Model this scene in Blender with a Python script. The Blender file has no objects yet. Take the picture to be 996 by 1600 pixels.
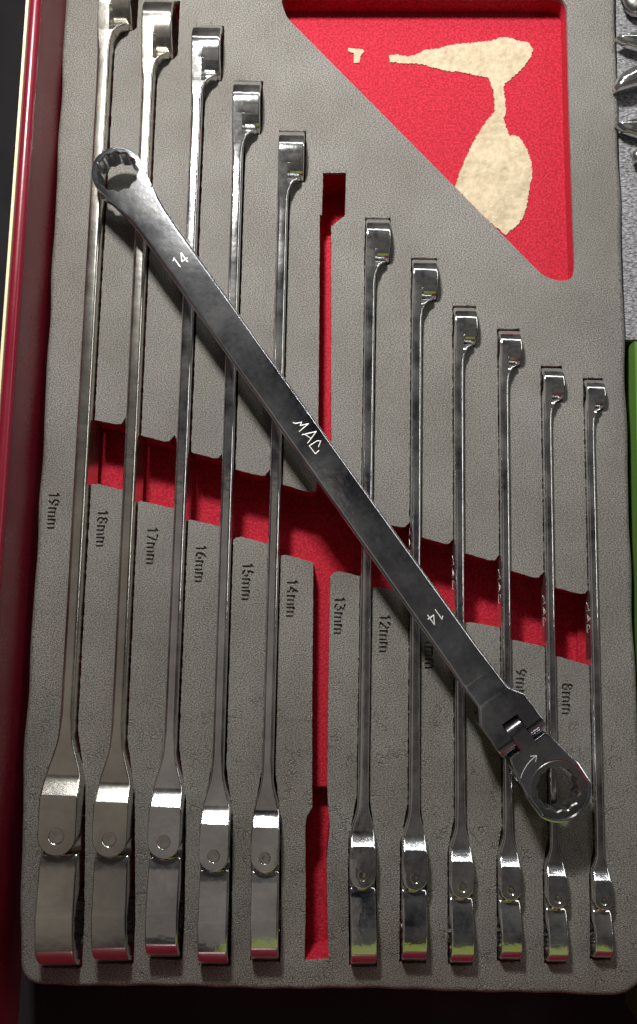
import bpy, bmesh, math, random
from math import sin, cos, pi, radians, sqrt, atan2
from mathutils import Vector, Matrix
from mathutils.geometry import delaunay_2d_cdt
random.seed(7)
S = 0.001                       # everything below is written in millimetres
sc = bpy.context.scene
COL = sc.collection

# ------------------------------------------------------------ camera, world, lights, exposure
FPX, KP, DM = 1300.0, 7.6e-5, 323.0
TILT = math.atan(KP * FPX)
cd = bpy.data.cameras.new('camera'); cam = bpy.data.objects.new('camera', cd); COL.objects.link(cam)
cam.location = (0, 0, DM * S); cam.rotation_euler = (TILT, 0, 0)
cd.sensor_fit = 'VERTICAL'; cd.sensor_height = 24.0; cd.lens = 24.0 * FPX / 1600.0
cd.clip_start = 0.01; cd.clip_end = 50
sc.camera = cam
sc.render.resolution_x = 637; sc.render.resolution_y = 1024
sc.view_settings.view_transform = 'Standard'; sc.view_settings.look = 'None'
sc.view_settings.gamma = 1.0; sc.view_settings.exposure = 0.0
sc.view_settings.use_curve_mapping = False

w = bpy.data.worlds.new('World'); sc.world = w; w.use_nodes = True
wn = w.node_tree; wn.nodes.clear()
wo = wn.nodes.new('ShaderNodeOutputWorld'); bg = wn.nodes.new('ShaderNodeBackground')
tc = wn.nodes.new('ShaderNodeTexCoord'); nz = wn.nodes.new('ShaderNodeTexNoise'); rp = wn.nodes.new('ShaderNodeValToRGB')
nz.inputs['Scale'].default_value = 1.7; nz.inputs['Detail'].default_value = 3
rp.color_ramp.elements[0].position = 0.36; rp.color_ramp.elements[0].color = (0.010, 0.011, 0.014, 1)
rp.color_ramp.elements[1].position = 0.68; rp.color_ramp.elements[1].color = (0.105, 0.088, 0.076, 1)
wn.links.new(tc.outputs['Generated'], nz.inputs['Vector']); wn.links.new(nz.outputs['Fac'], rp.inputs['Fac'])
wn.links.new(rp.outputs['Color'], bg.inputs['Color']); bg.inputs['Strength'].default_value = 0.8
wn.links.new(bg.outputs['Background'], wo.inputs['Surface'])

def area_lamp(name, loc, target, sx, sy, power, col):
    ld = bpy.data.lights.new(name, 'AREA'); ld.shape = 'RECTANGLE'; ld.size = sx * S; ld.size_y = sy * S
    ld.energy = power; ld.color = col
    o = bpy.data.objects.new(name, ld); COL.objects.link(o); o.location = Vector(loc) * S
    o.rotation_euler = (Vector(target) - Vector(loc)).to_track_quat('-Z', 'Y').to_euler()
    if name == 'side_strip_lamp': o.rotation_euler.rotate_axis('Z', 0.0)
    return o
area_lamp('work_lamp', (-74, 345, 305), (260, 60, 0), 66, 38, 3.3, (1.0, 0.97, 0.92))
area_lamp('side_strip_lamp', (560, 260, 430), (0, 0, 0), 640, 60, 0.8, (1.0, 0.97, 0.93))
area_lamp('bench_tube_lamp', (180, 1000, 780), (0, 0, 0), 1200, 36, 2.1, (0.95, 0.98, 1.0))
area_lamp('overhead_bounce_panel', (-440, -330, 1500), (-440, -330, 0), 960, 1150, 0.42, (1.0, 0.88, 0.76))  # unseen warm bounce panel, added for the brown reflections on the lower-left wrenches

# ------------------------------------------------------------ measuring: a photograph position on a level z (mm)
def at(px, py, z=0.0):
    d = Vector(((px - 498) / FPX, -(py - 800) / FPX, -1.0))
    d.rotate(Matrix.Rotation(TILT, 3, 'X'))
    s = (z - DM) / d.z
    return Vector((d.x * s, d.y * s))

# ------------------------------------------------------------ materials
def mat(name):
    m = bpy.data.materials.new(name); m.use_nodes = True
    nt = m.node_tree; b = nt.nodes['Principled BSDF']
    return m, nt, b
def node(nt, t, **k):
    n = nt.nodes.new(t)
    for a, v in k.items():
        if a in ('operation', 'feature', 'data_type', 'blend_type', 'distance', 'wave_type', 'bands_direction', 'noise_dimensions'): setattr(n, a, v)
        else: n.inputs[a].default_value = v
    return n
def ramp(nt, src, p0, c0, p1, c1, mid=None):
    r = nt.nodes.new('ShaderNodeValToRGB'); e = r.color_ramp.elements
    e[0].position = p0; e[0].color = c0; e[1].position = p1; e[1].color = c1
    if mid: x = e.new(mid[0]); x.color = mid[1]
    nt.links.new(src, r.inputs['Fac']); return r
def g(v): return (v, v, v, 1)

def metal(name, rough=0.075, base=0.62, tint=(1, 1, 1.02), smudge=1.0, scratch=1.0):
    m, nt, b = mat(name); L = nt.links.new
    co = nt.nodes.new('ShaderNodeTexCoord')
    b.inputs['Metallic'].default_value = 1.0
    n1 = node(nt, 'ShaderNodeTexNoise', Scale=48, Detail=5, Roughness=0.55); L(co.outputs['Object'], n1.inputs['Vector'])
    n2 = node(nt, 'ShaderNodeTexNoise', Scale=420, Detail=4, Roughness=0.7); L(co.outputs['Object'], n2.inputs['Vector'])
    mp = nt.nodes.new('ShaderNodeMapping'); mp.inputs['Scale'].default_value = (1, 0.05, 1); mp.inputs['Rotation'].default_value = (0, 0, 0.9)
    L(co.outputs['Object'], mp.inputs['Vector'])
    n3 = node(nt, 'ShaderNodeTexNoise', Scale=3500, Detail=2); L(mp.outputs['Vector'], n3.inputs['Vector'])
    mx = node(nt, 'ShaderNodeMath', operation='MULTIPLY_ADD'); L(n1.outputs['Fac'], mx.inputs[0]); mx.inputs[1].default_value = 0.75
    sc2 = node(nt, 'ShaderNodeMath', operation='MULTIPLY'); L(n2.outputs['Fac'], sc2.inputs[0]); sc2.inputs[1].default_value = 0.25
    L(sc2.outputs[0], mx.inputs[2])
    r = ramp(nt, mx.outputs[0], 0.36, g(rough), 0.72, g(rough + 0.07 * smudge)); L(r.outputs['Color'], b.inputs['Roughness'])
    c = ramp(nt, mx.outputs[0], 0.40, (base * tint[0], base * tint[1], base * tint[2], 1), 0.7, (base * 1.08 * tint[0], base * 1.06 * tint[1], base * tint[2], 1))
    L(c.outputs['Color'], b.inputs['Base Color'])
    # thin film of dust and finger grease
    fr = ramp(nt, mx.outputs[0], 0.38, g(1.0), 0.76, g(1.0 - 0.16 * smudge)); L(fr.outputs['Color'], b.inputs['Metallic'])
    # fine scratches and pits
    v = node(nt, 'ShaderNodeTexNoise', Scale=260, Detail=2); L(co.outputs['Object'], v.inputs['Vector'])
    bm1 = node(nt, 'ShaderNodeBump', Strength=0.025 * scratch, Distance=0.0003); L(n3.outputs['Fac'], bm1.inputs['Height'])
    bm2 = node(nt, 'ShaderNodeBump', Strength=0.10 * scratch, Distance=0.0006); L(v.outputs['Fac'], bm2.inputs['Height'])
    L(bm1.outputs['Normal'], bm2.inputs['Normal']); L(bm2.outputs['Normal'], b.inputs['Normal'])
    return m
M_CHROME = metal('polished_chrome')
M_SATIN = metal('satin_chrome', 0.17, 0.55, (1, 0.97, 0.9), 0.8)
M_LOOSE = metal('handled_chrome', 0.09, 0.64, (0.95, 0.98, 1.05), 0.5, 0.6)
M_FORK = metal('brushed_steel', 0.15, 0.52, (1, 0.97, 0.92), 0.7)
M_GEAR = metal('dark_gear_steel', 0.26, 0.42, (1, 1, 1), 0.4)
M_MARK, nt, b = mat('stamped_marking'); b.inputs['Metallic'].default_value = 0.6; b.inputs['Base Color'].default_value = (0.86, 0.86, 0.84, 1); b.inputs['Roughness'].default_value = 0.5

def foam_grey():
    m, nt, b = mat('grey_foam_skin'); L = nt.links.new
    co = nt.nodes.new('ShaderNodeTexCoord')
    mpa = nt.nodes.new('ShaderNodeMapping'); mpa.inputs['Rotation'].default_value = (0, 0, radians(-28)); mpa.inputs['Scale'].default_value = (1, 1.5, 1)
    L(co.outputs['Object'], mpa.inputs['Vector'])
    n1 = node(nt, 'ShaderNodeTexNoise', Scale=2000, Detail=3, Roughness=0.7); L(mpa.outputs['Vector'], n1.inputs['Vector'])
    n2 = node(nt, 'ShaderNodeTexNoise', Scale=22, Detail=5, Roughness=0.55); L(co.outputs['Object'], n2.inputs['Vector'])
    wv = node(nt, 'ShaderNodeTexNoise', Scale=140, Detail=3); L(co.outputs['Object'], wv.inputs['Vector'])
    mv = node(nt, 'ShaderNodeMix', data_type='RGBA'); mv.inputs['Factor'].default_value = 0.018
    L(co.outputs['Object'], mv.inputs['A']); L(wv.outputs['Color'], mv.inputs['B'])
    vo = node(nt, 'ShaderNodeTexVoronoi', feature='DISTANCE_TO_EDGE', Scale=230); L(mv.outputs['Result'], vo.inputs['Vector'])
    crk = ramp(nt, vo.outputs['Distance'], 0.0, g(0), 0.07, g(1))
    # the skin is creased like leather in the lower (near) part of the tray only
    sx = nt.nodes.new('ShaderNodeSeparateXYZ'); L(co.outputs['Object'], sx.inputs[0])
    ym = node(nt, 'ShaderNodeMapRange'); ym.inputs['From Min'].default_value = 0.0; ym.inputs['From Max'].default_value = -0.055; L(sx.outputs['Y'], ym.inputs['Value'])
    pt = ramp(nt, wv.outputs['Fac'], 0.46, g(0), 0.62, g(1))
    mm = node(nt, 'ShaderNodeMath', operation='MULTIPLY'); L(ym.outputs[0], mm.inputs[0]); L(pt.outputs['Color'], mm.inputs[1])
    # colour: base grey, speckle, worn darker patches
    spk = ramp(nt, n1.outputs['Fac'], 0.43, (0.050, 0.047, 0.043, 1), 0.585, (0.312, 0.299, 0.274, 1))
    blo = ramp(nt, n2.outputs['Fac'], 0.33, (0.76, 0.74, 0.72, 1), 0.6, g(1.0))
    mc = node(nt, 'ShaderNodeMix', data_type='RGBA', blend_type='MULTIPLY'); mc.inputs['Factor'].default_value = 1
    L(spk.outputs['Color'], mc.inputs['A']); L(blo.outputs['Color'], mc.inputs['B']); L(mc.outputs['Result'], b.inputs['Base Color'])
    b.inputs['Roughness'].default_value = 0.55; b.inputs['Specular IOR Level'].default_value = 0.5
    b1 = node(nt, 'ShaderNodeBump', Strength=0.7, Distance=0.0005); L(n1.outputs['Fac'], b1.inputs['Height'])
    b2 = node(nt, 'ShaderNodeBump', Distance=0.0003); L(crk.outputs['Color'], b2.inputs['Height']); L(mm.outputs[0], b2.inputs['Strength'])
    b3 = node(nt, 'ShaderNodeBump', Strength=0.35, Distance=0.004); L(n2.outputs['Fac'], b3.inputs['Height'])
    L(b1.outputs['Normal'], b2.inputs['Normal']); L(b2.outputs['Normal'], b3.inputs['Normal']); L(b3.outputs['Normal'], b.inputs['Normal'])
    return m
M_GREY = foam_grey()
def foam_red():
    m, nt, b = mat('red_foam_core'); L = nt.links.new
    co = nt.nodes.new('ShaderNodeTexCoord')
    n1 = node(nt, 'ShaderNodeTexNoise', Scale=1100, Detail=2, Roughness=0.6); L(co.outputs['Object'], n1.inputs['Vector'])
    r = ramp(nt, n1.outputs['Fac'], 0.40, (0.29, 0.006, 0.017, 1), 0.62, (0.46, 0.018, 0.040, 1)); L(r.outputs['Color'], b.inputs['Base Color'])
    b.inputs['Roughness'].default_value = 0.8; b.inputs['Specular IOR Level'].default_value = 0.25
    bb = node(nt, 'ShaderNodeBump', Strength=0.6, Distance=0.0005); L(n1.outputs['Fac'], bb.inputs['Height']); L(bb.outputs['Normal'], b.inputs['Normal'])
    return m
M_RED = foam_red()
def paint(name, col, rough=0.22, bumpy=0.15):
    m, nt, b = mat(name); L = nt.links.new
    co = nt.nodes.new('ShaderNodeTexCoord')
    n1 = node(nt, 'ShaderNodeTexNoise', Scale=500, Detail=2); L(co.outputs['Object'], n1.inputs['Vector'])
    n2 = node(nt, 'ShaderNodeTexNoise', Scale=30, Detail=4); L(co.outputs['Object'], n2.inputs['Vector'])
    r = ramp(nt, n2.outputs['Fac'], 0.35, g(rough), 0.7, g(rough + 0.15)); L(r.outputs['Color'], b.inputs['Roughness'])
    b.inputs['Base Color'].default_value = (*col, 1)
    bb = node(nt, 'ShaderNodeBump', Strength=bumpy, Distance=0.0002); L(n1.outputs['Fac'], bb.inputs['Height']); L(bb.outputs['Normal'], b.inputs['Normal'])
    return m
M_MAROON = paint('maroon_drawer_paint', (0.17, 0.007, 0.020))
M_CREAM = paint('cream_edge_trim', (0.72, 0.66, 0.42), 0.5)
M_GREEN = paint('lime_green_plastic', (0.085, 0.17, 0.035), 0.35)
M_CLOTH = paint('lime_cloth', (0.20, 0.26, 0.04), 0.8)
M_GREYIN = paint('grey_plastic', (0.10, 0.11, 0.10), 0.5)
M_BLACK = paint('black_liner', (0.010, 0.008, 0.010), 0.8)
def fabric():
    m, nt, b = mat('grey_ribbed_liner'); L = nt.links.new
    co = nt.nodes.new('ShaderNodeTexCoord')
    mp = nt.nodes.new('ShaderNodeMapping'); mp.inputs['Scale'].default_value = (1, 2.2, 1); L(co.outputs['Object'], mp.inputs['Vector'])
    n1 = node(nt, 'ShaderNodeTexNoise', Scale=650, Detail=3, Roughness=0.6, Distortion=0.6); L(mp.outputs['Vector'], n1.inputs['Vector'])
    r = ramp(nt, n1.outputs['Fac'], 0.36, (0.07, 0.07, 0.075, 1), 0.62, (0.33, 0.33, 0.35, 1)); L(r.outputs['Color'], b.inputs['Base Color'])
    b.inputs['Roughness'].default_value = 0.9
    bb = node(nt, 'ShaderNodeBump', Strength=1.0, Distance=0.001); L(n1.outputs['Fac'], bb.inputs['Height']); L(bb.outputs['Normal'], b.inputs['Normal'])
    return m
M_FABRIC = fabric()
def paper():
    m, nt, b = mat('torn_paper_backing'); L = nt.links.new
    co = nt.nodes.new('ShaderNodeTexCoord')
    n1 = node(nt, 'ShaderNodeTexNoise', Scale=420, Detail=5, Roughness=0.65); L(co.outputs['Object'], n1.inputs['Vector'])
    n2 = node(nt, 'ShaderNodeTexNoise', Scale=60, Detail=4); L(co.outputs['Object'], n2.inputs['Vector'])
    r = ramp(nt, n1.outputs['Fac'], 0.3, (0.36, 0.295, 0.195, 1), 0.7, (0.52, 0.44, 0.31, 1)); 
    # paper fibres worn thin towards the west end: the red foam tints through
    sx = nt.nodes.new('ShaderNodeSeparateXYZ'); L(co.outputs['Object'], sx.inputs[0])
    mr = node(nt, 'ShaderNodeMapRange'); mr.inputs['From Min'].default_value = 0.072; mr.inputs['From Max'].default_value = 0.040; L(sx.outputs['X'], mr.inputs['Value'])
    yr = node(nt, 'ShaderNodeMapRange'); yr.inputs['From Min'].default_value = 0.219; yr.inputs['From Max'].default_value = 0.207; L(sx.outputs['Y'], yr.inputs['Value'])
    q = node(nt, 'ShaderNodeMath', operation='MULTIPLY'); L(mr.outputs[0], q.inputs[0]); L(yr.outputs[0], q.inputs[1])
    zr = node(nt, 'ShaderNodeMapRange'); zr.inputs['From Min'].default_value = 0.188; zr.inputs['From Max'].default_value = 0.194; L(sx.outputs['Y'], zr.inputs['Value'])
    q0 = node(nt, 'ShaderNodeMath', operation='MULTIPLY'); L(q.outputs[0], q0.inputs[0]); L(zr.outputs[0], q0.inputs[1]); q = q0
    th = ramp(nt, n1.outputs['Fac'], 0.40, g(0.9), 0.6, g(0.15))
    q2 = node(nt, 'ShaderNodeMath', operation='MULTIPLY'); L(q.outputs[0], q2.inputs[0]); L(th.outputs['Color'], q2.inputs[1])
    mx = node(nt, 'ShaderNodeMix', data_type='RGBA'); L(q2.outputs[0], mx.inputs['Factor']); L(r.outputs['Color'], mx.inputs['A']); mx.inputs['B'].default_value = (0.62, 0.12, 0.13, 1)
    L(mx.outputs['Result'], b.inputs['Base Color']); b.inputs['Roughness'].default_value = 0.9
    bb = node(nt, 'ShaderNodeBump', Strength=0.5, Distance=0.0005); L(n1.outputs['Fac'], bb.inputs['Height'])
    b2 = node(nt, 'ShaderNodeBump', Strength=1.0, Distance=0.004); L(n2.outputs['Fac'], b2.inputs['Height']); L(bb.outputs['Normal'], b2.inputs['Normal']); L(b2.outputs['Normal'], b.inputs['Normal'])
    return m
M_PAPER = paper()

# ------------------------------------------------------------ object helpers
def tag(o, label=None, cat=None, group=None, kind=None):
    if label: o['label'] = label
    if cat: o['category'] = cat
    if group: o['group'] = group
    if kind: o['kind'] = kind
    return o
def empty(name, loc=(0, 0, 0)):
    o = bpy.data.objects.new(name, None); COL.objects.link(o); o.empty_display_size = 0.01
    o.location = Vector(loc) * S; return o
class MB:
    def __init__(s): s.v = []; s.f = []; s.mi = []
    def add(s, vs, fs, mi=0):
        n = len(s.v); s.v += [tuple(p) for p in vs]; s.f += [tuple(i + n for i in f) for f in fs]; s.mi += [mi] * len(fs)
    def loops(s, loops, cap0=True, cap1=True, close=False, mi=0):
        n = len(loops[0]); vs = [p for l in loops for p in l]; fs = []
        m = len(loops)
        for k in range(m if close else m - 1):
            a = k * n; b_ = ((k + 1) % m) * n
            for i in range(n):
                j = (i + 1) % n; fs.append((a + i, a + j, b_ + j, b_ + i))
        if not close:
            if cap0: fs.append(tuple(range(n))[::-1])
            if cap1: fs.append(tuple((m - 1) * n + i for i in range(n)))
        s.add(vs, fs, mi)
    def box(s, x0, x1, y0, y1, z0, z1, mi=0):
        s.loops([[(x0, y0, z), (x1, y0, z), (x1, y1, z), (x0, y1, z)] for z in (z0, z1)], mi=mi)
    def build(s, name, mats, parent=None, smooth=35, weighted=True):
        me = bpy.data.meshes.new(name); me.from_pydata([(a * S, b_ * S, c * S) for a, b_, c in s.v], [], s.f)
        if not isinstance(mats, (list, tuple)): mats = [mats]
        for m in mats: me.materials.append(m)
        if len(mats) > 1: me.polygons.foreach_set('material_index', s.mi)
        bm = bmesh.new(); bm.from_mesh(me); bmesh.ops.recalc_face_normals(bm, faces=bm.faces); bm.to_mesh(me); bm.free()
        if smooth:
            me.shade_smooth(); me.set_sharp_from_angle(angle=radians(smooth))
        o = bpy.data.objects.new(name, me); COL.objects.link(o)
        if parent: o.parent = parent
        if smooth and weighted:
            mo = o.modifiers.new('weighted', 'WEIGHTED_NORMAL'); mo.keep_sharp = True
        return o
def offset_poly(pts, d):
    n = len(pts); out = []
    for i in range(n):
        a = Vector(pts[i - 1]); b_ = Vector(pts[i]); c = Vector(pts[(i + 1) % n])
        e1 = (b_ - a).normalized() if (b_ - a).length > 1e-9 else Vector((1, 0)); e2 = (c - b_).normalized() if (c - b_).length > 1e-9 else e1
        n1 = Vector((e1.y, -e1.x)); n2 = Vector((e2.y, -e2.x)); m = (n1 + n2)
        if m.length < 1e-6: m = n1
        m.normalize(); k = max(m.dot(n1), 0.5)
        out.append(tuple(b_ + m * (d / k)))
    return out          # positive d grows a counter-clockwise outline

# ------------------------------------------------------------ stroke lettering
def arc(cx, cy, rx, ry, a0, a1, n=8):
    return [(cx + rx * cos(radians(a0 + (a1 - a0) * i / n)), cy + ry * sin(radians(a0 + (a1 - a0) * i / n))) for i in range(n + 1)]
GL = {
 '1': (0.42, [[(0.05, 0.82), (0.25, 1.0), (0.25, 0.0)]]),
 '2': (0.6, [arc(0.3, 0.72, 0.28, 0.28, 170, -30, 8) + [(0.02, 0.0), (0.6, 0.0)]]),
 '3': (0.6, [[(0.04, 1.0), (0.55, 1.0), (0.28, 0.6)] + arc(0.28, 0.3, 0.29, 0.3, 80, -160, 9)]),
 '4': (0.62, [[(0.45, 0.0), (0.45, 1.0), (0.02, 0.3), (0.62, 0.3)]]),
 '5': (0.6, [[(0.52, 1.0), (0.1, 1.0), (0.06, 0.56)] + arc(0.28, 0.32, 0.29, 0.32, 120, -150, 9)]),
 '6': (0.6, [[(0.45, 1.0)] + arc(0.36, 0.42, 0.32, 0.42, 120, 200, 4), arc(0.3, 0.3, 0.27, 0.3, 0, 360, 12)]),
 '7': (0.6, [[(0.02, 1.0), (0.58, 1.0), (0.2, 0.0)]]),
 '8': (0.6, [arc(0.3, 0.27, 0.28, 0.27, 0, 360, 12), arc(0.3, 0.78, 0.23, 0.22, 0, 360, 10)]),
 '9': (0.6, [[(0.15, 0.0)] + arc(0.24, 0.58, 0.32, 0.42, -60, 20, 4), arc(0.3, 0.7, 0.27, 0.3, 0, 360, 12)]),
 'm': (0.95, [[(0.03, 0.0), (0.03, 0.72)], [(0.03, 0.45)] + arc(0.25, 0.5, 0.22, 0.22, 160, 0, 5) + [(0.47, 0.0)], [(0.47, 0.45)] + arc(0.69, 0.5, 0.22, 0.22, 160, 0, 5) + [(0.91, 0.0)]]),
 '0': (0.6, [arc(0.3, 0.5, 0.28, 0.5, 0, 360, 14)]),
}
def text_strokes(t, h, gap=0.24):
    x = 0; out = []
    for c in t:
        wd, st = GL[c]
        out += [[((x + px) * h, (py - 0.5) * h) for px, py in s] for s in st]
        x += wd + gap
    tot = (x - gap) * h
    return [[(px - tot / 2, py) for px, py in s] for s in out]
def capsule(a, b_, r, n=5):
    a = Vector(a); b_ = Vector(b_); t = atan2(b_.y - a.y, b_.x - a.x)
    return [(b_.x + r * cos(t - pi / 2 + pi * i / n), b_.y + r * sin(t - pi / 2 + pi * i / n)) for i in range(n + 1)] + \
           [(a.x + r * cos(t + pi / 2 + pi * i / n), a.y + r * sin(t + pi / 2 + pi * i / n)) for i in range(n + 1)]
def stroke_mesh(strokes, place, r=0.18, h=0.05):
    """low raised stroke marks; place(x, y, h) -> 3D point"""
    mb = MB(); q = 0
    for s in strokes:
        for a, b_ in zip(s[:-1], s[1:]):
            c = capsule(a, b_, r); q += 1; e = 0.0006 * (q % 9)
            mb.loops([[place(x, y, -0.04) for x, y in c], [place(x, y, h * 0.6 + e) for x, y in offset_poly(c, -r * 0.15)], [place(x, y, h + e) for x, y in offset_poly(c, -r * 0.5)]], cap0=False)
    return mb

# ------------------------------------------------------------ wrenches.  local axes: x = V (across the flat), y = U (box end +), z = W (thickness, top +)
WF = {19: 14.1, 18: 12.9, 17: 12.0, 16: 11.0, 15: 10.4, 14: 10.0, 13: 9.6, 12: 9.2, 11: 8.5, 10: 7.8, 9: 7.5, 8: 6.8}
TH = {19: 5.4, 18: 5.1, 17: 4.8, 16: 4.6, 15: 4.4, 14: 4.5, 13: 4.1, 12: 4.0, 11: 3.8, 10: 3.6, 9: 3.4, 8: 3.3}
WR = {19: 13.0, 18: 12.0, 17: 11.6, 16: 11.1, 15: 10.4, 14: 9.8, 13: 9.6, 12: 9.8, 11: 8.8, 10: 8.4, 9: 8.0, 8: 7.3}
def rrect(v, w0, w1, u, r, n=4):
    r = min(r, v * 0.95, (w1 - w0) * 0.48); out = []
    for cx, cz, a in ((v - r, w1 - r, 0), (-v + r, w1 - r, 90), (-v + r, w0 + r, 180), (v - r, w0 + r, 270)):
        for i in range(n + 1):
            t = radians(a + 90 * i / n); out.append((cx + r * cos(t), u, cz + r * sin(t)))
    return out
def star12(a, th, ph=0.0):
    t = (th + ph) % (pi / 6) - pi / 12      # -15..15 deg, dips at 0
    r = a / cos(pi / 12 + abs(t)) if True else a
    return min(r, a * 1.135)
MACL = None
def mac_strokes():
    pts = [[(322, 405), (345, 415), (405, 400), (390, 435), (472, 415), (383, 492)],
           [(410, 525), (548, 492), (466, 605)], [(437, 521), (492, 556)],
           [(570, 642), (592, 585), (556, 583), (482, 633), (540, 711), (574, 678)]]
    cx, cy = 462, 556; out = []
    for s in pts:
        o = []
        for x, y in s:
            dx = (x - cx) / 6.22 * 0.241; dy = (y - cy) / 6.22 * 0.241
            o.append((dx * 0.583 + dy * 0.813, dx * 0.813 - dy * 0.583))
        out.append(o)
    return out      # x runs along the shank towards the flex head, y towards +V

def build_wrench(size, span, label, marks, bend=0.0, upos=None, body=None, headmat=None):
    """span = ring centre to pin distance in mm; origin in the middle of the box end, pin at y=-span"""
    s = size; wf = WF[s]; t = TH[s]; wr = WR[s]
    hv = 0.44 * s + 0.5; rb = 0.66 * s + 0.9; rh = 0.77 * s + 1.2; vf = 0.60 * s + 1.6; tong = 0.23 * s
    bm_ = body or M_CHROME; hm = headmat or M_CHROME
    root = empty('flex_head_wrench'); tag(root, label, 'wrench', 'chrome flex-head wrenches of the set')
    up = -span; ufc = up + wf * 1.02       # fork flat begins
    us = ufc + s * 1.2                   # shoulder begins on the shank side
    uslot = up + wf / 2 + 0.8
    zc = 0.0
    # shank: thickness is t centred on 0; the box end is flush with its upper face
    secs = []
    def sec(u, v, w0, w1, r): secs.append(rrect(v, w0, w1, u, (0.3 * t if r == 1.0 else r)))
    top = t / 2; bot = -t / 2
    sec(-rb * 0.88, rb * 0.42, top - wr + 0.8, top - 0.2, 0.8)
    sec(-rb * 1.02, rb * 0.66, top - wr * 0.84, top - 0.2, 0.9)
    sec(-rb * 1.14, rb * 0.72, top - wr * 0.64, top - 0.2, 0.95)
    sec(-rb * 1.285, rb * 0.76, bot - t * 0.3, top - 0.2, 0.8)
    sec(-rb * 1.3, rb * 0.7863, bot - t * 0.28, top, 0.75)
    sec(-rb * 1.55, hv + (rb * 0.785 - hv) * 0.70, bot - t * 0.05, top, 0.9)
    sec(-rb * 1.9, hv + (rb * 0.785 - hv) * 0.42, bot, top, 1.0)
    sec(-rb * 2.4, hv + 0.15, bot, top, 1.0)
    n = 8
    for i in range(n + 1):
        u = -rb * 3.2 + (us + 6 + rb * 3.2) * i / n
        sec(u, hv * (1 - 0.03 * sin(pi * i / n)), bot, top, 1.0)
    dV = vf - hv; Lr = 1.8 * dV; us_k = 1 - Lr / (us - ufc)
    ks = [us_k * q for q in (0.15, 0.35, 0.55, 0.75, 0.9, 1.0)] + [us_k + (1 - us_k) * q for q in (0.15, 0.3, 0.45, 0.6, 0.7, 0.8, 0.9, 0.97)]
    for k in ks:
        e = min(1, k * 1.12); e = e * e * (3 - 2 * e); u = us + (ufc - us) * k; q = max(0, (k - us_k) / (1 - us_k))
        sec(u, hv + dV * (0.82 * (q * q / 0.7 if q < 0.35 else 0.175 + q - 0.35) + 0.09 * q * q) / 0.7665, -(t / 2 + (wf / 2 - t / 2) * e), t / 2 + (wf / 2 - t / 2) * e, 0.9)
    sec(ufc - 0.1, vf, -wf / 2, wf / 2, 0.7); sec(ufc - 0.8, vf, -wf / 2, wf / 2, 0.55); sec(uslot, vf, -wf / 2, wf / 2, 0.45)
    mb = MB(); mb.loops(secs)
    shank = mb.build('shank', bm_, root, 32)
    # prongs with the pin hole
    N = 24
    for sg in (1, -1):
        o = [(uslot, -wf / 2), (uslot, wf / 2)]
        o = [(uslot, -wf / 2), (uslot, -wf / 6), (uslot, wf / 6), (uslot, wf / 2), (up + wf / 8, wf / 2)]
        o += [(up + wf / 2 * cos(a), wf / 2 * sin(a)) for a in [pi / 2 + pi * i / 16 for i in range(17)]]
        o += [(up + wf / 8, -wf / 2)]
        def inset(d):
            return [(x if abs(x - uslot) < 1e-6 else x2, y2) for (x, y), (x2, y2) in zip(o, [tuple(q) for q in offset_poly(o, -d)])]
        va, vb = sg * tong * 1.08, sg * vf
        ir = wf * 0.195
        def hole(r): return [(up + r * cos(atan2(y, x - up)), r * sin(atan2(y, x - up))) for x, y in o]
        mb = MB()
        def lp(o2, v): return [(v, x, y) for x, y in o2]
        mb.loops([lp(o, va), lp(o, vb - sg * 0.45), lp(inset(0.13), vb - sg * 0.13), lp(inset(0.45), vb), lp(hole(ir + 0.22), vb), lp(hole(ir + 0.1), vb - sg * 0.1), lp(hole(ir + 0.1), vb - sg * 0.8)])
        mb.build('fork_prong', bm_, root, 32)
    # pin, slightly dished ends
    mb = MB(); ir = wf * 0.195
    def circ(r, v): return [(v, up + r * cos(2 * pi * i / N), r * sin(2 * pi * i / N)) for i in range(N)]
    mb.loops([circ(ir * 0.3, -vf + 0.35), circ(ir * 0.8, -vf + 0.1), circ(ir, -vf + 0.2), circ(ir, vf - 0.2), circ(ir * 0.8, vf - 0.1), circ(ir * 0.3, vf - 0.35)])
    mb.build('pivot_pin', M_FORK, root, 50)
    # box end with 12-point opening
    N = 144; mb = MB(); ra = s / 2 + 0.05
    def ring(r, z): return [(r * cos(2 * pi * i / N), r * sin(2 * pi * i / N), z) for i in range(N)]
    def star(k, z): return [(star12(ra, 2 * pi * i / N) * k * cos(2 * pi * i / N), star12(ra, 2 * pi * i / N) * k * sin(2 * pi * i / N), z) for i in range(N)]
    b0, b1 = top - wr, top
    tc = atan2(-1.3, 0.7863) % (2 * pi); ia = round(tc / (2 * pi) * N); tcb = (3 * pi - tc); ib = round(tcb / (2 * pi) * N)
    def tear(dn, z):
        out = []
        for i in range(N):
            th = tc if i == ia else (tcb if i == ib else 2 * pi * i / N); a = th if th < pi else th - 2 * pi; r = rb - dn
            if -170 * pi / 180 < a < -10 * pi / 180:
                aa = a if a > -pi / 2 else -pi - a
                r = min((rb - dn) / max(cos(aa + radians(10)), 0.05), 1.3 * rb / max(-sin(a), 0.05))
            out.append((r * cos(th), r * sin(th), z))
        return out
    mb.loops([ring(rb - 0.7, b0), ring(rb - 0.2, b0 + 0.2), ring(rb, b0 + 0.7), ring(rb, bot - 0.5), tear(0, bot + 0.5), tear(0, b1 - 0.7), tear(0.2, b1 - 0.2), tear(0.7, b1), star(1.07, b1), star(1.0, b1 - 0.55), star(1.0, b0 + 0.55), star(1.07, b0)], close=True)
    be = mb.build('box_end', bm_, root, 38)
    # flex head, hinged on the pin
    hr = empty('hinge') if False else None
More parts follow.
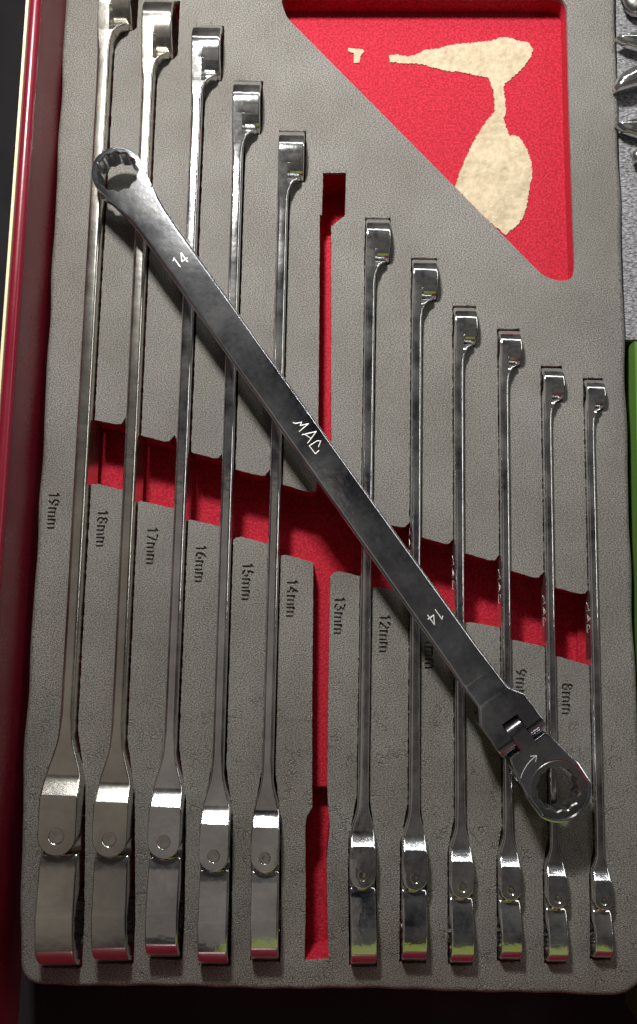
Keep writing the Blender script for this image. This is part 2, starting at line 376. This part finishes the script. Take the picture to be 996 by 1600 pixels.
    sh = 1.36 * s; uc = up - (wf / 2 + 0.35) - sh     # ring centre of the ratchet head
    hh = wf / 2 - 0.1; sw = (0.585 if s == 14 else 0.525) * s; rg = rh * 0.875
    o = []
    for i in range(5): o.append((sw * (1 - 2 * i / 4.0) * 1.0, sh))
    # flank, tangent blend into the circle
    def flank(sign):
        P0 = Vector((sign * sw, sh)); a = radians(18); P3 = Vector((sign * rh * cos(a), rh * sin(a)))
        P1 = P0 + (P3 - P0) * 0.33 + Vector((sign * 0.03 * s, 0)); P2 = P3 + Vector((-sin(a) * sign, cos(a))) * s * 0.33
        return [((1 - k) ** 3 * P0 + 3 * (1 - k) ** 2 * k * P1 + 3 * (1 - k) * k * k * P2 + k ** 3 * P3) for k in [i / 8 for i in range(1, 9)]]
    left = [tuple(p) for p in flank(-1)]; right = [tuple(p) for p in flank(1)]
    arcp = [(rh * cos(radians(q)), rh * sin(radians(q))) for q in range(202, 340, 4)]
    o = [(sw, sh - 0.45)] + [((sw - 0.45) * (1 - 2 * i / 6.0), sh) for i in range(7)] + [(-sw, sh - 0.45)] + left + arcp + right[::-1]
    def L3(o2, z): return [(x, y + uc, z) for x, y in o2]
    def inn(r): return [(r * cos(atan2(y, x)), r * sin(atan2(y, x))) for x, y in o]
    mb = MB()
    mb.loops([L3(offset_poly(o, -0.7), -hh), L3(offset_poly(o, -0.2), -hh + 0.2), L3(o, -hh + 0.7), L3(o, hh - 0.7), L3(offset_poly(o, -0.2), hh - 0.2), L3(offset_poly(o, -0.7), hh),
              L3(inn(rg + 0.45), hh), L3(inn(rg), hh - 0.45), L3(inn(rg), -hh + 0.25), L3(inn(rg + 0.25), -hh)], close=True)
    # tongue with its round end on the pin
    o2 = [(uc + sh - 1.0, -hh + 0.02), (uc + sh - 1.0, hh - 0.02), ]
    rt = hh - 0.02
    prof = [(uc + sh - 1.5, -rt), (up, -rt)] + [(up + rt * cos(a), rt * sin(a)) for a in [-pi / 2 + pi * i / 14 for i in range(1, 14)]] + [(up, rt), (uc + sh - 1.5, rt)]
    pin_ = [(x2 if x > uc + sh else x, y2) for (x, y), (x2, y2) in zip(prof, offset_poly(prof, -0.35))]
    mb.loops([[(-tong, x, y) for x, y in pin_], [(-tong + 0.35, x, y) for x, y in prof], [(tong - 0.35, x, y) for x, y in prof], [(tong, x, y) for x, y in pin_]])
    head = mb.build('ratchet_head', hm, root, 35)
    mb = MB()
    def ring2(r, z): return [(r * cos(2 * pi * i / N), uc + r * sin(2 * pi * i / N), z) for i in range(N)]
    def star2(k, z): return [(star12(ra, 2 * pi * i / N, 0.2) * k * cos(2 * pi * i / N), uc + star12(ra, 2 * pi * i / N, 0.2) * k * sin(2 * pi * i / N), z) for i in range(N)]
    q = hh - 0.45
    mb.loops([ring2(rg - 0.5, -q), ring2(rg - 0.12, -q + 0.4), ring2(rg - 0.12, q - 0.3), ring2(rg - 0.45, q), star2(1.06, q), star2(1.0, q - 0.5), star2(1.0, -q + 0.9), star2(1.10, -q)], close=True)
    mb.build('ratchet_gear', M_GEAR, head, 38)
    # stamped markings
    mac = mac_strokes(); um = -span * 0.462 if not upos else upos[0]
    if marks == 'face':
        st = stroke_mesh(mac, lambda x, y, h: (y, um - x, top + h), 0.17, 0.06); st.build('word_marking', M_MARK, shank, 0)
        for u0, flip in ((upos[1], 1), (upos[2], -1)):
            st = stroke_mesh(text_strokes(str(s), 4.2, 0.2), (lambda u0, flip: lambda x, y, h: (flip * x, u0 + flip * y, top + h))(u0, flip), 0.2, 0.06)
            st.build('size_marking', M_MARK, shank, 0)
        # ratchet direction arrow
        ar = [arc(0, 0, rg + 0.55 + 3.3, rg + 0.55 + 3.3, 128, 88, 8)]
        x1, y1 = ar[0][-1]; ar += [[(x1 - 2.0, y1 + 1.1), (x1, y1), (x1 - 1.6, y1 - 1.5)]]
        st = stroke_mesh(ar, lambda x, y, h: (x, uc + y, hh + h), 0.13, 0.05); st.build('arrow_marking', M_MARK, head, 0)
    elif marks == 'side':
        k = 0.82 if s > 9 else 0.72
        st = stroke_mesh([[(x * k * 1.1, y * k) for x, y in q] for q in mac], lambda x, y, h: (y, um - x, top + h), 0.15, 0.05); st.build('word_marking', M_MARK, shank, 0)
    if bend:
        P = Matrix.Translation((0, up * S, 0))
        head.matrix_local = P @ Matrix.Rotation(bend, 4, 'X') @ P.inverted()
    return root, dict(uc=uc, rh=rh, rb=rb, wf=wf, t=t, wr=wr, up=up, us=us, ufc=ufc, hh=hh, hv=hv, vf=vf)

# measured on the photograph: (size, north end of ring, shank left edge at two heights, pin)
W = [ # size, ring right x, ring top y, (x,y) shank centre north, (x,y) pin
 (19, 200, -62, (158, 150), (88, 1307)),
 (18, 268, -12, (229, 150), (171, 1312)),
 (17, 340, 28, (303, 250), (256, 1316)),
 (16, 405, 117, (369, 300), (334, 1338)),
 (15, 475, 197, (441, 350), (414, 1341)),
 (13, 609, 336, (579, 450), (567, 1368)),
 (12, 685, 400, (652, 550), (649, 1372)),
 (11, 746, 476, (718, 600), (723, 1386)),
 (10, 815, 513, (789, 640), (799, 1391)),
 (9, 882, 572, (857, 680), (872, 1404)),
 (8, 949, 591, (924, 690), (944, 1408)),
]
LB = {
 19: 'longest chrome wrench, in the slot marked 19mm beside the maroon drawer wall',
 18: 'chrome wrench in the slot marked 18mm, second from the maroon wall',
 17: 'chrome wrench in the slot marked 17mm, between the 18mm and 16mm ones',
 16: 'chrome wrench in the slot marked 16mm, passing under the loose wrench',
 15: 'chrome wrench in the slot marked 15mm, just left of the empty red slot',
 13: 'chrome wrench in the slot marked 13mm, just right of the empty red slot',
 12: 'chrome wrench in the slot marked 12mm, second right of the empty slot',
 11: 'chrome wrench whose slot mark 11mm is half hidden by the loose wrench',
 10: 'chrome wrench passing under the fork of the loose wrench, slot mark covered',
 9: 'chrome wrench seen through the ratchet ring of the loose wrench, slot marked 9mm',
 8: 'shortest and thinnest chrome wrench, rightmost, in the slot marked 8mm',
}
FRAY = []
regions = []        # (outline, depth, kind) cut in the foam
BEND = {19: .045, 18: .05, 17: .02, 16: .02, 15: .02, 13: .03, 8: -.015}
def rag(pts, amp, step=0.9):
    out = []; n = len(pts)
    for i in range(n):
        a = Vector(pts[i]); b_ = Vector(pts[(i + 1) % n]); L_ = (b_ - a).length; k = max(1, int(L_ / step))
        d = (b_ - a).normalized() if L_ > 0 else Vector((1, 0)); nn = Vector((d.y, -d.x))
        for j in range(k):
            p = a + (b_ - a) * (j / k); out.append(tuple(p + nn * random.uniform(-amp, amp) + d * random.uniform(-amp, amp) * 0.4))
    return out
for s, rx, ry, pn, pp in W:
    zc = -0.2 * s; hv = 0.44 * s + 0.5; vf = 0.60 * s + 1.6; rb = 0.66 * s + 0.9
    A = at(*pn, zc + hv); B = at(*pp, zc + vf)
    d = (A - B).normalized()
    R = at(rx, ry, zc + rb * 0.8)
    span = (R - B).dot(d) - rb * 0.93
    root, g_ = build_wrench(s, span, LB[s], 'side', bend=BEND.get(s, 0.0), body=(M_SATIN if s in (19, 18) else M_CHROME), headmat=(M_SATIN if s == 19 else (M_FORK if s == 18 else M_CHROME)))
    C = B + d * span
    ang = atan2(d.y, d.x) - pi / 2
    root.matrix_world = Matrix.Translation(Vector((C.x, C.y, zc)) * S) @ Matrix.Rotation(ang, 4, 'Z') @ Matrix.Rotation(-pi / 2, 4, 'Y')
    # local w (thickness, +W) maps to -x across:   x_across = -W
    ex = Vector((cos(ang), sin(ang))); 
    def Wp(x, u): return tuple(C + ex * x + d * u)
    t = g_['t']; top = t / 2
    gl, gr = 0.25, 0.55
    regions.append((rag([Wp(-t / 2 - gl, g_['us'] - 1), Wp(t / 2 + gr, g_['us'] - 1), Wp(t / 2 + gr, -rb), Wp(-t / 2 - gl, -rb)], 0.16), 15, 'slot'))
    xr = -t / 2 + g_['wr']
    ch = sqrt(max(rb * rb - zc * zc, 1))
    regions.append((rag([Wp(-t / 2 - gl - 0.1, -ch - 0.8), Wp(t / 2 + 0.6, -ch - 1.6), Wp(xr + 0.2, -ch - 0.2), Wp(xr + 0.5 + (1.1 if s > 17 else 0), -ch + 1.5), Wp(xr + 0.5 + (1.1 if s > 17 else 0), ch + 0.9), Wp(-t / 2 - gl, ch + 0.9)], 0.14), 19, 'slot'))
    FRAY.append((C + d * (ch + 0.9), ex, d, -t / 2, xr + 0.5))
    wf = g_['wf']; he = g_['uc'] - sqrt(max(g_['rh'] ** 2 - zc * zc, 1))
    bd = BEND.get(s, 0.0) * (g_['up'] - he); gx = 0.35; bow = 1.6 if s > 16 else 0.6
    regions.append((rag([Wp(-t / 2 - 0.3, g_['us'] + 1), Wp(-wf / 2 - gx, g_['ufc'] + 1), Wp(-wf / 2 - gx, g_['up']), Wp(-wf / 2 - gx + bd, he - 1.1), Wp(wf / 2 + gx + bd, he - 1.1), Wp(wf / 2 + gx + bow * 0.4 + bd * 0.7, g_['uc']), Wp(wf / 2 + gx, g_['ufc'] + 1), Wp(t / 2 + 0.4, g_['us'] + 1)], 0.10), 19, 'slot'))

# the loose 14 mm wrench lying across the set
zt = 12.5
A = at(183, 268, zt + 2); B = at(871, 1231, zt + 2)
d = (A - B).normalized(); full = (A - B).length
span14 = full - (WF[14] / 2 + 0.35) - 1.36 * 14
root, g_ = build_wrench(14, span14, 'loose chrome wrench stamped 14 lying diagonally across the stored wrenches', 'face', bend=radians(2.5), body=M_LOOSE, headmat=M_LOOSE, upos=[-(A - at(x, y, zt + 2.2)).length for x, y in ((474, 689), (280, 408), (679, 965))])
root.matrix_world = Matrix.Translation(Vector((A.x, A.y, zt)) * S) @ Matrix.Rotation(atan2(d.y, d.x) - pi / 2, 4, 'Z')

# ------------------------------------------------------------ foam tray cut-outs (empty slot, finger trough, corner pocket, size marks)
def P(l, z=0): return [tuple(at(x, y, z)) for x, y in l]
regions.append((rag(P([(500, 335), (518, 345), (518, 520), (518, 700), (517, 880), (513, 1100), (512, 1250), (488, 1250), (488, 1100), (490, 880), (497, 700), (499, 520)]), 0.10), 10, 'empty'))
regions.append((rag(P([(505, 270), (541, 270), (540, 336), (520, 352), (503, 352)]), 0.14), 19, 'empty'))
regions.append((rag(P([(489, 1238), (512, 1238), (514, 1268), (516, 1290), (511, 1345), (512, 1420), (514, 1500), (476, 1502), (478, 1400), (477, 1290), (480, 1275), (488, 1262)]), 0.12), 17, 'empty'))
# trough: per gap between two shanks an upper edge and a lower edge, corners rounded
gaps = [(137, 197, 650, 662, 750, 765), (205, 273, 672, 690, 777, 793), (283, 350, 698, 716, 806, 822), (362, 422, 728, 743, 833, 848), (433, 500, 750, 770, 860, 880),
        (516, 572, 780, 800, 888, 900), (575, 642, 806, 824, 912, 925), (650, 710, 833, 850, 938, 955), (720, 781, 858, 876, 968, 978), (790, 850, 885, 903, 995, 1008), (860, 922, 912, 928, 1020, 1038)]
up_, lo_ = [], []
for (x0, x1, ya, yb, yc, yd) in gaps:
    n = 8
    for i in range(n + 1):
        x = x0 + (x1 - x0) * i / n; k = i / n
        up_.append((x, ya + (yb - ya) * k + 4 - 14 * max(0, (k - 0.78) / 0.22) ** 2 - 8 * max(0, (0.1 - k) / 0.1)))
        lo_.append((x, yc + (yd - yc) * k + 2 + 11 * max(0, (0.25 - k) / 0.25) ** 2))
regions.append((rag(P(up_ + lo_[::-1]), 0.12), 17, 'trough'))
def rounded(pts, rad, n=6):
    out = []; m = len(pts)
    for i in range(m):
        a = Vector(pts[i - 1]); b_ = Vector(pts[i]); c = Vector(pts[(i + 1) % m]); r = rad[i] if isinstance(rad, (list, tuple)) else rad
        p = b_ + (a - b_).normalized() * r; q = b_ + (c - b_).normalized() * r
        out += [tuple(p * (1 - k) ** 2 + b_ * 2 * k * (1 - k) + q * k * k) for k in [j / n for j in range(n + 1)]]
    return out
pocket = rounded(P([(436, -4), (887, -4), (889, 150), (900, 447)]) + P([(862, 443)]), [9, 6, 1, 5, 6])
pocket = rounded(P([(438, -4), (886, -4), (890, 170), (899, 440), (856, 438), (448, 27)]), [3, 6, 8, 6, 6, 2.5])
regions.append((rag(pocket, 0.05, 1.6), 9, 'pocket'))
for txt, cx, cy in (('19mm', 84, 798), ('18mm', 160, 826), ('17mm', 238, 853), ('16mm', 314, 881), ('15mm', 387, 909), ('14mm', 457, 935), ('13mm', 531, 962), ('12mm', 602, 990), ('11mm', 673, 1017), ('10mm', 743, 1044), ('9mm', 815, 1070), ('8mm', 887, 1092)):
    c = at(cx, cy, 0); a = radians(-91.5)
    for st in text_strokes(txt, 3.7, 0.27):
        for p, q in zip(st[:-1], st[1:]):
            cap = [(c.x + x * cos(a) - y * sin(a), c.y + x * sin(a) + y * cos(a)) for x, y in capsule(p, q, 0.37, 4)]
            regions.append((cap, 1.0, 'mark'))

TRAY = rounded(P([(104, -60), (962, -60), (968, 180), (978, 500), (989, 900), (1007, 1300), (1014, 1562), (700, 1551), (300, 1546), (28, 1541), (34, 1200), (62, 750)]), [3, 3, 3, 3, 3, 3, 17, 3, 3, 9, 3, 3])
def resample(pts, step):
    out = []
    for i in range(len(pts)):
        a = Vector(pts[i]); b_ = Vector(pts[(i + 1) % len(pts)]); k = max(1, int((b_ - a).length / step))
        out += [tuple(a + (b_ - a) * (j / k)) for j in range(k)]
    return out
def area2(p): return sum(p[i - 1][0] * p[i][1] - p[i][0] * p[i - 1][1] for i in range(len(p)))
TRAY = resample(TRAY, 3.0)
if area2(TRAY) < 0: TRAY = TRAY[::-1]
TRAY = [(x + 0.25 * sin(y * 0.13) + 0.12 * sin(x * .31 + y * .2), y + 0.3 * sin(x * 0.09) + 0.15 * sin(x * 0.37)) for x, y in TRAY]
EDGE = 2.6
inner = offset_poly(TRAY, -EDGE)
vs, es, fs = [], [], []
outl = [inner] + [r[0] for r in regions]
for o in outl:
    if area2(o) < 0: o = list(o)[::-1]
    k = len(vs); vs += [Vector(p) for p in o]; fs.append(list(range(k, k + len(o))))
V2, E2, F2, oV, oE, oF = delaunay_2d_cdt(vs, [], fs, 0, 1e-5)
depth = []; kinds = []
for f, org in zip(F2, oF):
    if 0 not in org: depth.append(None); kinds.append(None); continue
    dd, kk = 0.0, 'top'
    for i in org:
        if i > 0 and regions[i - 1][1] > dd: dd = regions[i - 1][1]; kk = regions[i - 1][2]
    depth.append(dd); kinds.append(kk)
SKIN = 1.5
grey = MB(); red = MB()
emap = {}
for fi, f in enumerate(F2):
    if depth[fi] is None: continue
    m = red if depth[fi] > 2 else grey
    m.add([(V2[i].x, V2[i].y, -depth[fi]) for i in f], [(0, 1, 2)])
    for a, b_ in zip(f, list(f[1:]) + [f[0]]):
        emap.setdefault((min(a, b_), max(a, b_)), []).append(fi)
def strip(m, a, b_, z0, z1):
    if z0 - z1 > 1e-4: m.add([(a.x, a.y, z0), (b_.x, b_.y, z0), (b_.x, b_.y, z1), (a.x, a.y, z1)], [(0, 1, 2, 3)])
for (a, b_), l in emap.items():
    if len(l) == 2 and depth[l[0]] != depth[l[1]]:
        lo, hi = sorted((depth[l[0]], depth[l[1]]))
        pa, pb = V2[a], V2[b_]
        if lo < SKIN:
            strip(grey, pa, pb, -lo, -min(hi, SKIN))
            if hi > SKIN: strip(red, pa, pb, -SKIN, -hi)
        else: strip(red, pa, pb, -lo, -hi)
# rolled outer rim
rim = [[(x, y, -EDGE * 0 - EDGE * (1 - cos(a))) for x, y in offset_poly(TRAY, -EDGE + EDGE * sin(a))] for a in [pi / 2 * i / 5 for i in range(6)]]
rim[0] = [(x, y, 0.0) for x, y in inner]
rim += [[(x, y, -16) for x, y in TRAY], [(x, y, -24) for x, y in TRAY]]
grey.loops(rim, cap0=False, cap1=False)
tray = empty('foam_tool_tray'); tag(tray, 'grey foam tool tray with red core, slots marked 19mm down to 8mm', 'tool tray')
def build_flat(m, name, mt):
    me = bpy.data.meshes.new(name); me.from_pydata([(a * S, b_ * S, c * S) for a, b_, c in m.v], [], m.f); me.materials.append(mt)
    bm = bmesh.new(); bm.from_mesh(me); bmesh.ops.remove_doubles(bm, verts=bm.verts, dist=1e-6); bmesh.ops.recalc_face_normals(bm, faces=bm.faces)
    up = sum(1 if f.normal.z > 0 else -1 for f in bm.faces if abs(f.normal.z) > 0.9)
    if up < 0: bmesh.ops.reverse_faces(bm, faces=bm.faces)
    bm.to_mesh(me); bm.free(); me.shade_smooth(); me.set_sharp_from_angle(angle=radians(32))
    o = bpy.data.objects.new(name, me); COL.objects.link(o); o.parent = tray; return o
build_flat(grey, 'grey_foam_skin', M_GREY)
build_flat(red, 'red_foam_core', M_RED)

# ------------------------------------------------------------ torn paper left in the corner pocket
def crop(l): return [tuple(at(520 + x / 2.93, 50 + y / 2.93, -8.9)) for x, y in l]
def sheet(name, outline, label, amp, z0=-8.95, th=0.3):
    o = rag(outline, amp, 0.5)
    if area2(o) < 0: o = o[::-1]
    v, e, f, *_ = delaunay_2d_cdt([Vector(p) for p in o], [], [list(range(len(o)))], 1, 1e-5)
    mb = MB(); mb.add([(p.x, p.y, z0 + th) for p in v], [tuple(q) for q in f])
    mb.loops([[(x, y, z0) for x, y in o], [(x, y, z0 + th) for x, y in o]], cap0=False, cap1=False)
    ob = mb.build(name, M_PAPER, None, 0); tag(ob, label, 'paper'); return ob
sheet('torn_paper', crop([(258, 108), (300, 106), (345, 114), (385, 103), (425, 82), (480, 78), (540, 60), (600, 54), (660, 50), (720, 42), (770, 28), (800, 24), (845, 42), (895, 48), (918, 85), (905, 120), (870, 165), (830, 205), (788, 238), (782, 262), (790, 310), (792, 360), (783, 400), (795, 440), (808, 476), (830, 472), (855, 484), (890, 540), (912, 600), (914, 660), (900, 720), (890, 790), (872, 850), (840, 890), (790, 930),
      (690, 845), (560, 712), (575, 665), (600, 600), (640, 510), (690, 430), (722, 388), (743, 360), (740, 310), (735, 265), (715, 212), (660, 200), (590, 185), (520, 180), (450, 162), (410, 148), (340, 145), (262, 140)]),
      'large cream torn paper backing stuck on the red pocket floor', 0.30)
sheet('torn_paper', crop([(70, 88), (72, 74), (105, 78), (135, 80), (145, 90), (128, 110), (122, 142), (97, 143), (98, 100)]), 'tiny pale torn paper scrap left of the large torn paper', 0.12)

# ------------------------------------------------------------ maroon drawer
drawer = empty('tool_drawer'); tag(drawer, 'maroon painted steel tool drawer with black floor around the foam tray', 'drawer')
Ht = 28.0; HF = 46.0
wn_, ws_ = at(64, -40, Ht), at(8, 750, Ht); dw = (wn_ - ws_).normalized(); nw = Vector((-dw.y, dw.x))   # nw points away from the tray
SOUTH = wn_ + dw * ((at(28, 1545, 0) - wn_).dot(dw) - 27)
def side_profile():
    pts = [(0, -26), (0.1, -12), (0, 8), (0, Ht - 3.2)]
    r = 2.3
    pts += [(-0.55, Ht - 2.9), (-0.75, Ht - 2.4)]          # little step under the rolled lip
    pts = [(0, -26), (0, 0), (0, Ht - 3.4), (-0.35, Ht - 3.1), (-0.35, Ht - 2.6)]
    pts += [(-0.35 + r - r * cos(a), Ht - r + r * sin(a) * 1.0) for a in [pi * i / 9 for i in range(1, 9)]]
    pts += [(4.1, Ht - 3.5), (4.1, -26)]
    return pts
prof = side_profile()
mb = MB(); lps = []
N0 = wn_ + dw * 30
for k in range(9):
    c = SOUTH + (N0 - SOUTH) * (k / 8)
    lps.append([(c.x + nw.x * a, c.y + nw.y * a, z) for a, z in prof])
mb.loops(lps); mb.build('side_wall', M_MAROON, drawer, 50)
mb = MB(); lps = []
for k in range(2):
    c = SOUTH + (N0 - SOUTH) * k
    lps.append([(c.x + nw.x * a, c.y + nw.y * a, z) for a, z in ((4.15, Ht - 2.4), (4.3, Ht - 1.0), (5.3, Ht - 1.0), (5.5, Ht - 2.4), (5.5, Ht - 14), (4.15, Ht - 14))])
mb.loops(lps); mb.build('edge_trim', M_CREAM, drawer, 40)
# front wall, beyond the tray's near end
mb = MB(); lps = []
ts = Vector((1, -0.018)).normalized()
for x in (-1.0, 320.0):
    c = SOUTH + ts * x
    lps.append([(c.x - dw.x * a, c.y - dw.y * a, z if z < 5 else z + HF) for a, z in prof])
mb.loops(lps); mb.build('front_wall', M_MAROON, drawer, 50)
# unseen lime cloth, added so the wrench heads mirror green
mb = MB(); lps = []
for k in range(25):
    x = 74 + 8.0 * k; c = SOUTH + ts * x; wv = 1.2 * sin(k * 1.1) + 0.6 * sin(k * 2.3)
    lps.append([(c.x - dw.x * a, c.y - dw.y * a, z) for a, z in ((-1.2 + wv * .3, Ht + HF - 9 + wv), (-0.8, Ht + HF - 1), (1.5, Ht + HF + 1.4), (9 + wv, Ht + HF + 40 + wv), (16 + wv, Ht + HF + 66), (17.5 + wv, Ht + HF + 66), (10.5 + wv, Ht + HF + 40 + wv), (2.0, Ht + HF + 0.6), (-0.4, Ht + HF - 1), (-0.6 + wv * .3, Ht + HF - 9 + wv))])
mb.loops(lps); o = mb.build('added_green_cloth', M_CLOTH, None, 60); tag(o, 'unseen lime green cloth added behind the drawer front for its reflection in the wrench heads', 'cloth')
mb = MB(); c0 = SOUTH; c1 = N0
q = [c0 + ts * 0.05, c0 + ts * 300, c1 + ts * 300, c1 + ts * 0.05]
mb.loops([[(p.x, p.y, -26.0) for p in q], [(p.x, p.y, -25.0) for p in q]]); mb.build('drawer_floor', M_BLACK, drawer, 0)
# cabinet darkness beyond the drawer
mb = MB(); mb.box(-900, 900, -900, 900, -122, -120); o = mb.build('cabinet_floor', M_BLACK, None, 0); tag(o, kind='structure')

# ribbed grey liner to the right
mb = MB(); q = P([(966, -60), (970, 180), (977.5, 400), (981, 527), (1300, 527), (1300, -60)]); mb.loops([[(x, y, z) for x, y in q] for z in (-24.9, -3.0)]); o = mb.build('ribbed_liner', M_FABRIC, None, 0); tag(o, 'grey ribbed fabric liner on the drawer floor right of the foam tray', 'liner')

# lime green box right of the tray
gb = empty('green_box'); tag(gb, 'lime green plastic box squeezed against the right edge of the foam tray', 'box')
gn, gs = at(992, 533, 0), at(1013, 1615, 0)
dg = (gn - gs).normalized(); ng = Vector((dg.y, -dg.x))
def gwall(name, a, b_, th, z0, z1, m):
    mb = MB(); d_ = (b_ - a).normalized(); n_ = Vector((d_.y, -d_.x)); q = [a, b_, b_ + n_ * th, a + n_ * th]
    mb.loops([[(p.x, p.y, z) for p in q] for z in (z0, z1 - 0.4)] + [[(p.x, p.y, z1) for p in [a + n_ * .3 + d_ * .3, b_ + n_ * .3 - d_ * .3, b_ + n_ * (th - .3) - d_ * .3, a + n_ * (th - .3) + d_ * .3]]])
    return mb.build(name, m, gb, 40)
gwall('side_panel', gs, gn, 2.0, -23, 0, M_GREEN)
gwall('end_panel', gn + ng * 0.02, gn + ng * 60, 2.0, -23, -1, M_GREEN)
mb = MB(); q = [gs + ng * 2.05, gn + ng * 2.05 - dg * 2.1, gn + ng * 60 - dg * 2.1, gs + ng * 60]
mb.loops([[(p.x, p.y, z) for p in q] for z in (-22, -6)]); mb.build('box_insert', M_GREYIN, gb, 0)

# ------------------------------------------------------------ chrome tool tips resting on the ribbed liner
def blade(name, label, pts, zt_, th, tilt=0, m=None):
    """pts: outline on level zt_, made into a lens-shaped, rounded tip"""
    o = P(pts, zt_)
    if area2(o) < 0: o = o[::-1]
    o = resample(o, 1.2)
    c = Vector((sum(p[0] for p in o) / len(o), sum(p[1] for p in o) / len(o)))
    def sc_(k): return [(c.x + (x - c.x) * k, c.y + (y - c.y) * k) for x, y in o]
    lp = [[(x, y, zt_ - th) for x, y in sc_(0.75)], [(x, y, zt_ - th * 0.5) for x, y in sc_(1.0)], [(x, y, zt_ - th * 0.25) for x, y in sc_(0.97)], [(x, y, zt_) for x, y in sc_(0.78)], [(x, y, zt_ + 0.4) for x, y in sc_(0.35)]]
    mb = MB(); mb.loops(lp); ob = mb.build(name, m or M_CHROME, None, 60, weighted=False); tag(ob, label, 'tool', 'tool tips right of the tray'); return ob
blade('plier_jaw', 'brown rounded chrome tool end at the top right corner', [(978, -40), (975, -10), (981, 4), (992, 14), (1010, 18), (1060, 10), (1060, -40)], 5, 8, m=M_GEAR)
blade('plier_jaw', 'pointed chrome tool tip with red tinge below the brown one', [(963, 55), (970, 50), (998, 46), (1050, 44), (1060, 60), (1050, 76), (998, 71), (976, 64)], 5, 6)
blade('plier_jaw', 'curved chrome tool end with green reflection, second from the top right', [(961, 132), (966, 118), (978, 106), (998, 96), (1050, 86), (1060, 110), (1040, 118), (998, 128), (966, 137)], 6, 8)
blade('plier_jaw', 'shallow chrome tool end under a thin rod beside the tray edge', [(963, 190), (992, 182), (1050, 170), (1060, 200), (1030, 212), (998, 209), (975, 201)], 4, 6)
blade('plier_jaw', 'small chrome tool point, lowest of those right of the tray', [(988, 236), (998, 230), (1050, 224), (1055, 246), (1010, 252), (992, 247)], 4, 5)

# ------------------------------------------------------------ dust, foam crumbs and the foam's white glints, painted as pale specks
rnd = random.Random(3)
mb = MB()
for i in range(1500):
    px, py = rnd.uniform(60, 980), rnd.uniform(60, 1540)
    if rnd.random() < 0.65: py = rnd.uniform(900, 1540)
    p = at(px, py); r = rnd.uniform(0.03, 0.10) if i % 12 else rnd.uniform(0.08, 0.16); a = rnd.uniform(0, 6)
    if px < 110 and py < 700: continue
    if -14 < py - (650 + (px - 137) * 0.357) < 116 or 470 < px < 548 or (px > 440 and py < 440 and py < (px - 446) * 0.98 + 45): continue
    lp = [(p.x + r * cos(a + k * 1.57) * rnd.uniform(.6, 1.3), p.y + r * sin(a + k * 1.57) * rnd.uniform(.6, 1.3), 0.02) for k in range(4)]
    mb.add(lp + [(p.x, p.y, r * 0.7 + 0.02)], [(0, 1, 4), (1, 2, 4), (2, 3, 4), (3, 0, 4)])
M_DUST_GLINT = paint('dust_and_glint', (0.5, 0.46, 0.4), 0.8)
o = mb.build('foam_dust_and_glints', M_DUST_GLINT, None, 0); tag(o, 'pale dust specks and painted glints scattered on the grey foam', 'dust', kind='stuff')

# frayed dark fibres where the box ends have rubbed the foam
mb = MB()
FRAY.append((at(505, 270), Vector((1, 0)), Vector((0, 1)), 0, 9.4))
for fc, fx, fd, xa, xb in FRAY:
    for i in range(26):
        p = fc + fx * rnd.uniform(xa - 0.5, xb + 0.6) + fd * (abs(rnd.gauss(0, 1.3)) - 0.1)
        l = rnd.uniform(0.4, 1.3); a = pi / 2 + rnd.uniform(-0.6, 0.6); wd = rnd.uniform(0.03, 0.07)
        dx, dy = cos(a), sin(a)
        mb.add([(p.x - dy * wd, p.y + dx * wd, 0.03), (p.x + dy * wd, p.y - dx * wd, 0.03), (p.x + dx * l, p.y + dy * l, rnd.uniform(0.1, 0.5)), (p.x, p.y, 0.2)], [(0, 1, 3), (1, 2, 3), (2, 0, 3)])
M_FRAY = paint('frayed_foam', (0.13, 0.125, 0.12), 0.9)
o = mb.build('foam_fray', M_FRAY, None, 0); tag(o, 'dark frayed foam fibres above the wrench box ends', 'fibres', kind='stuff')
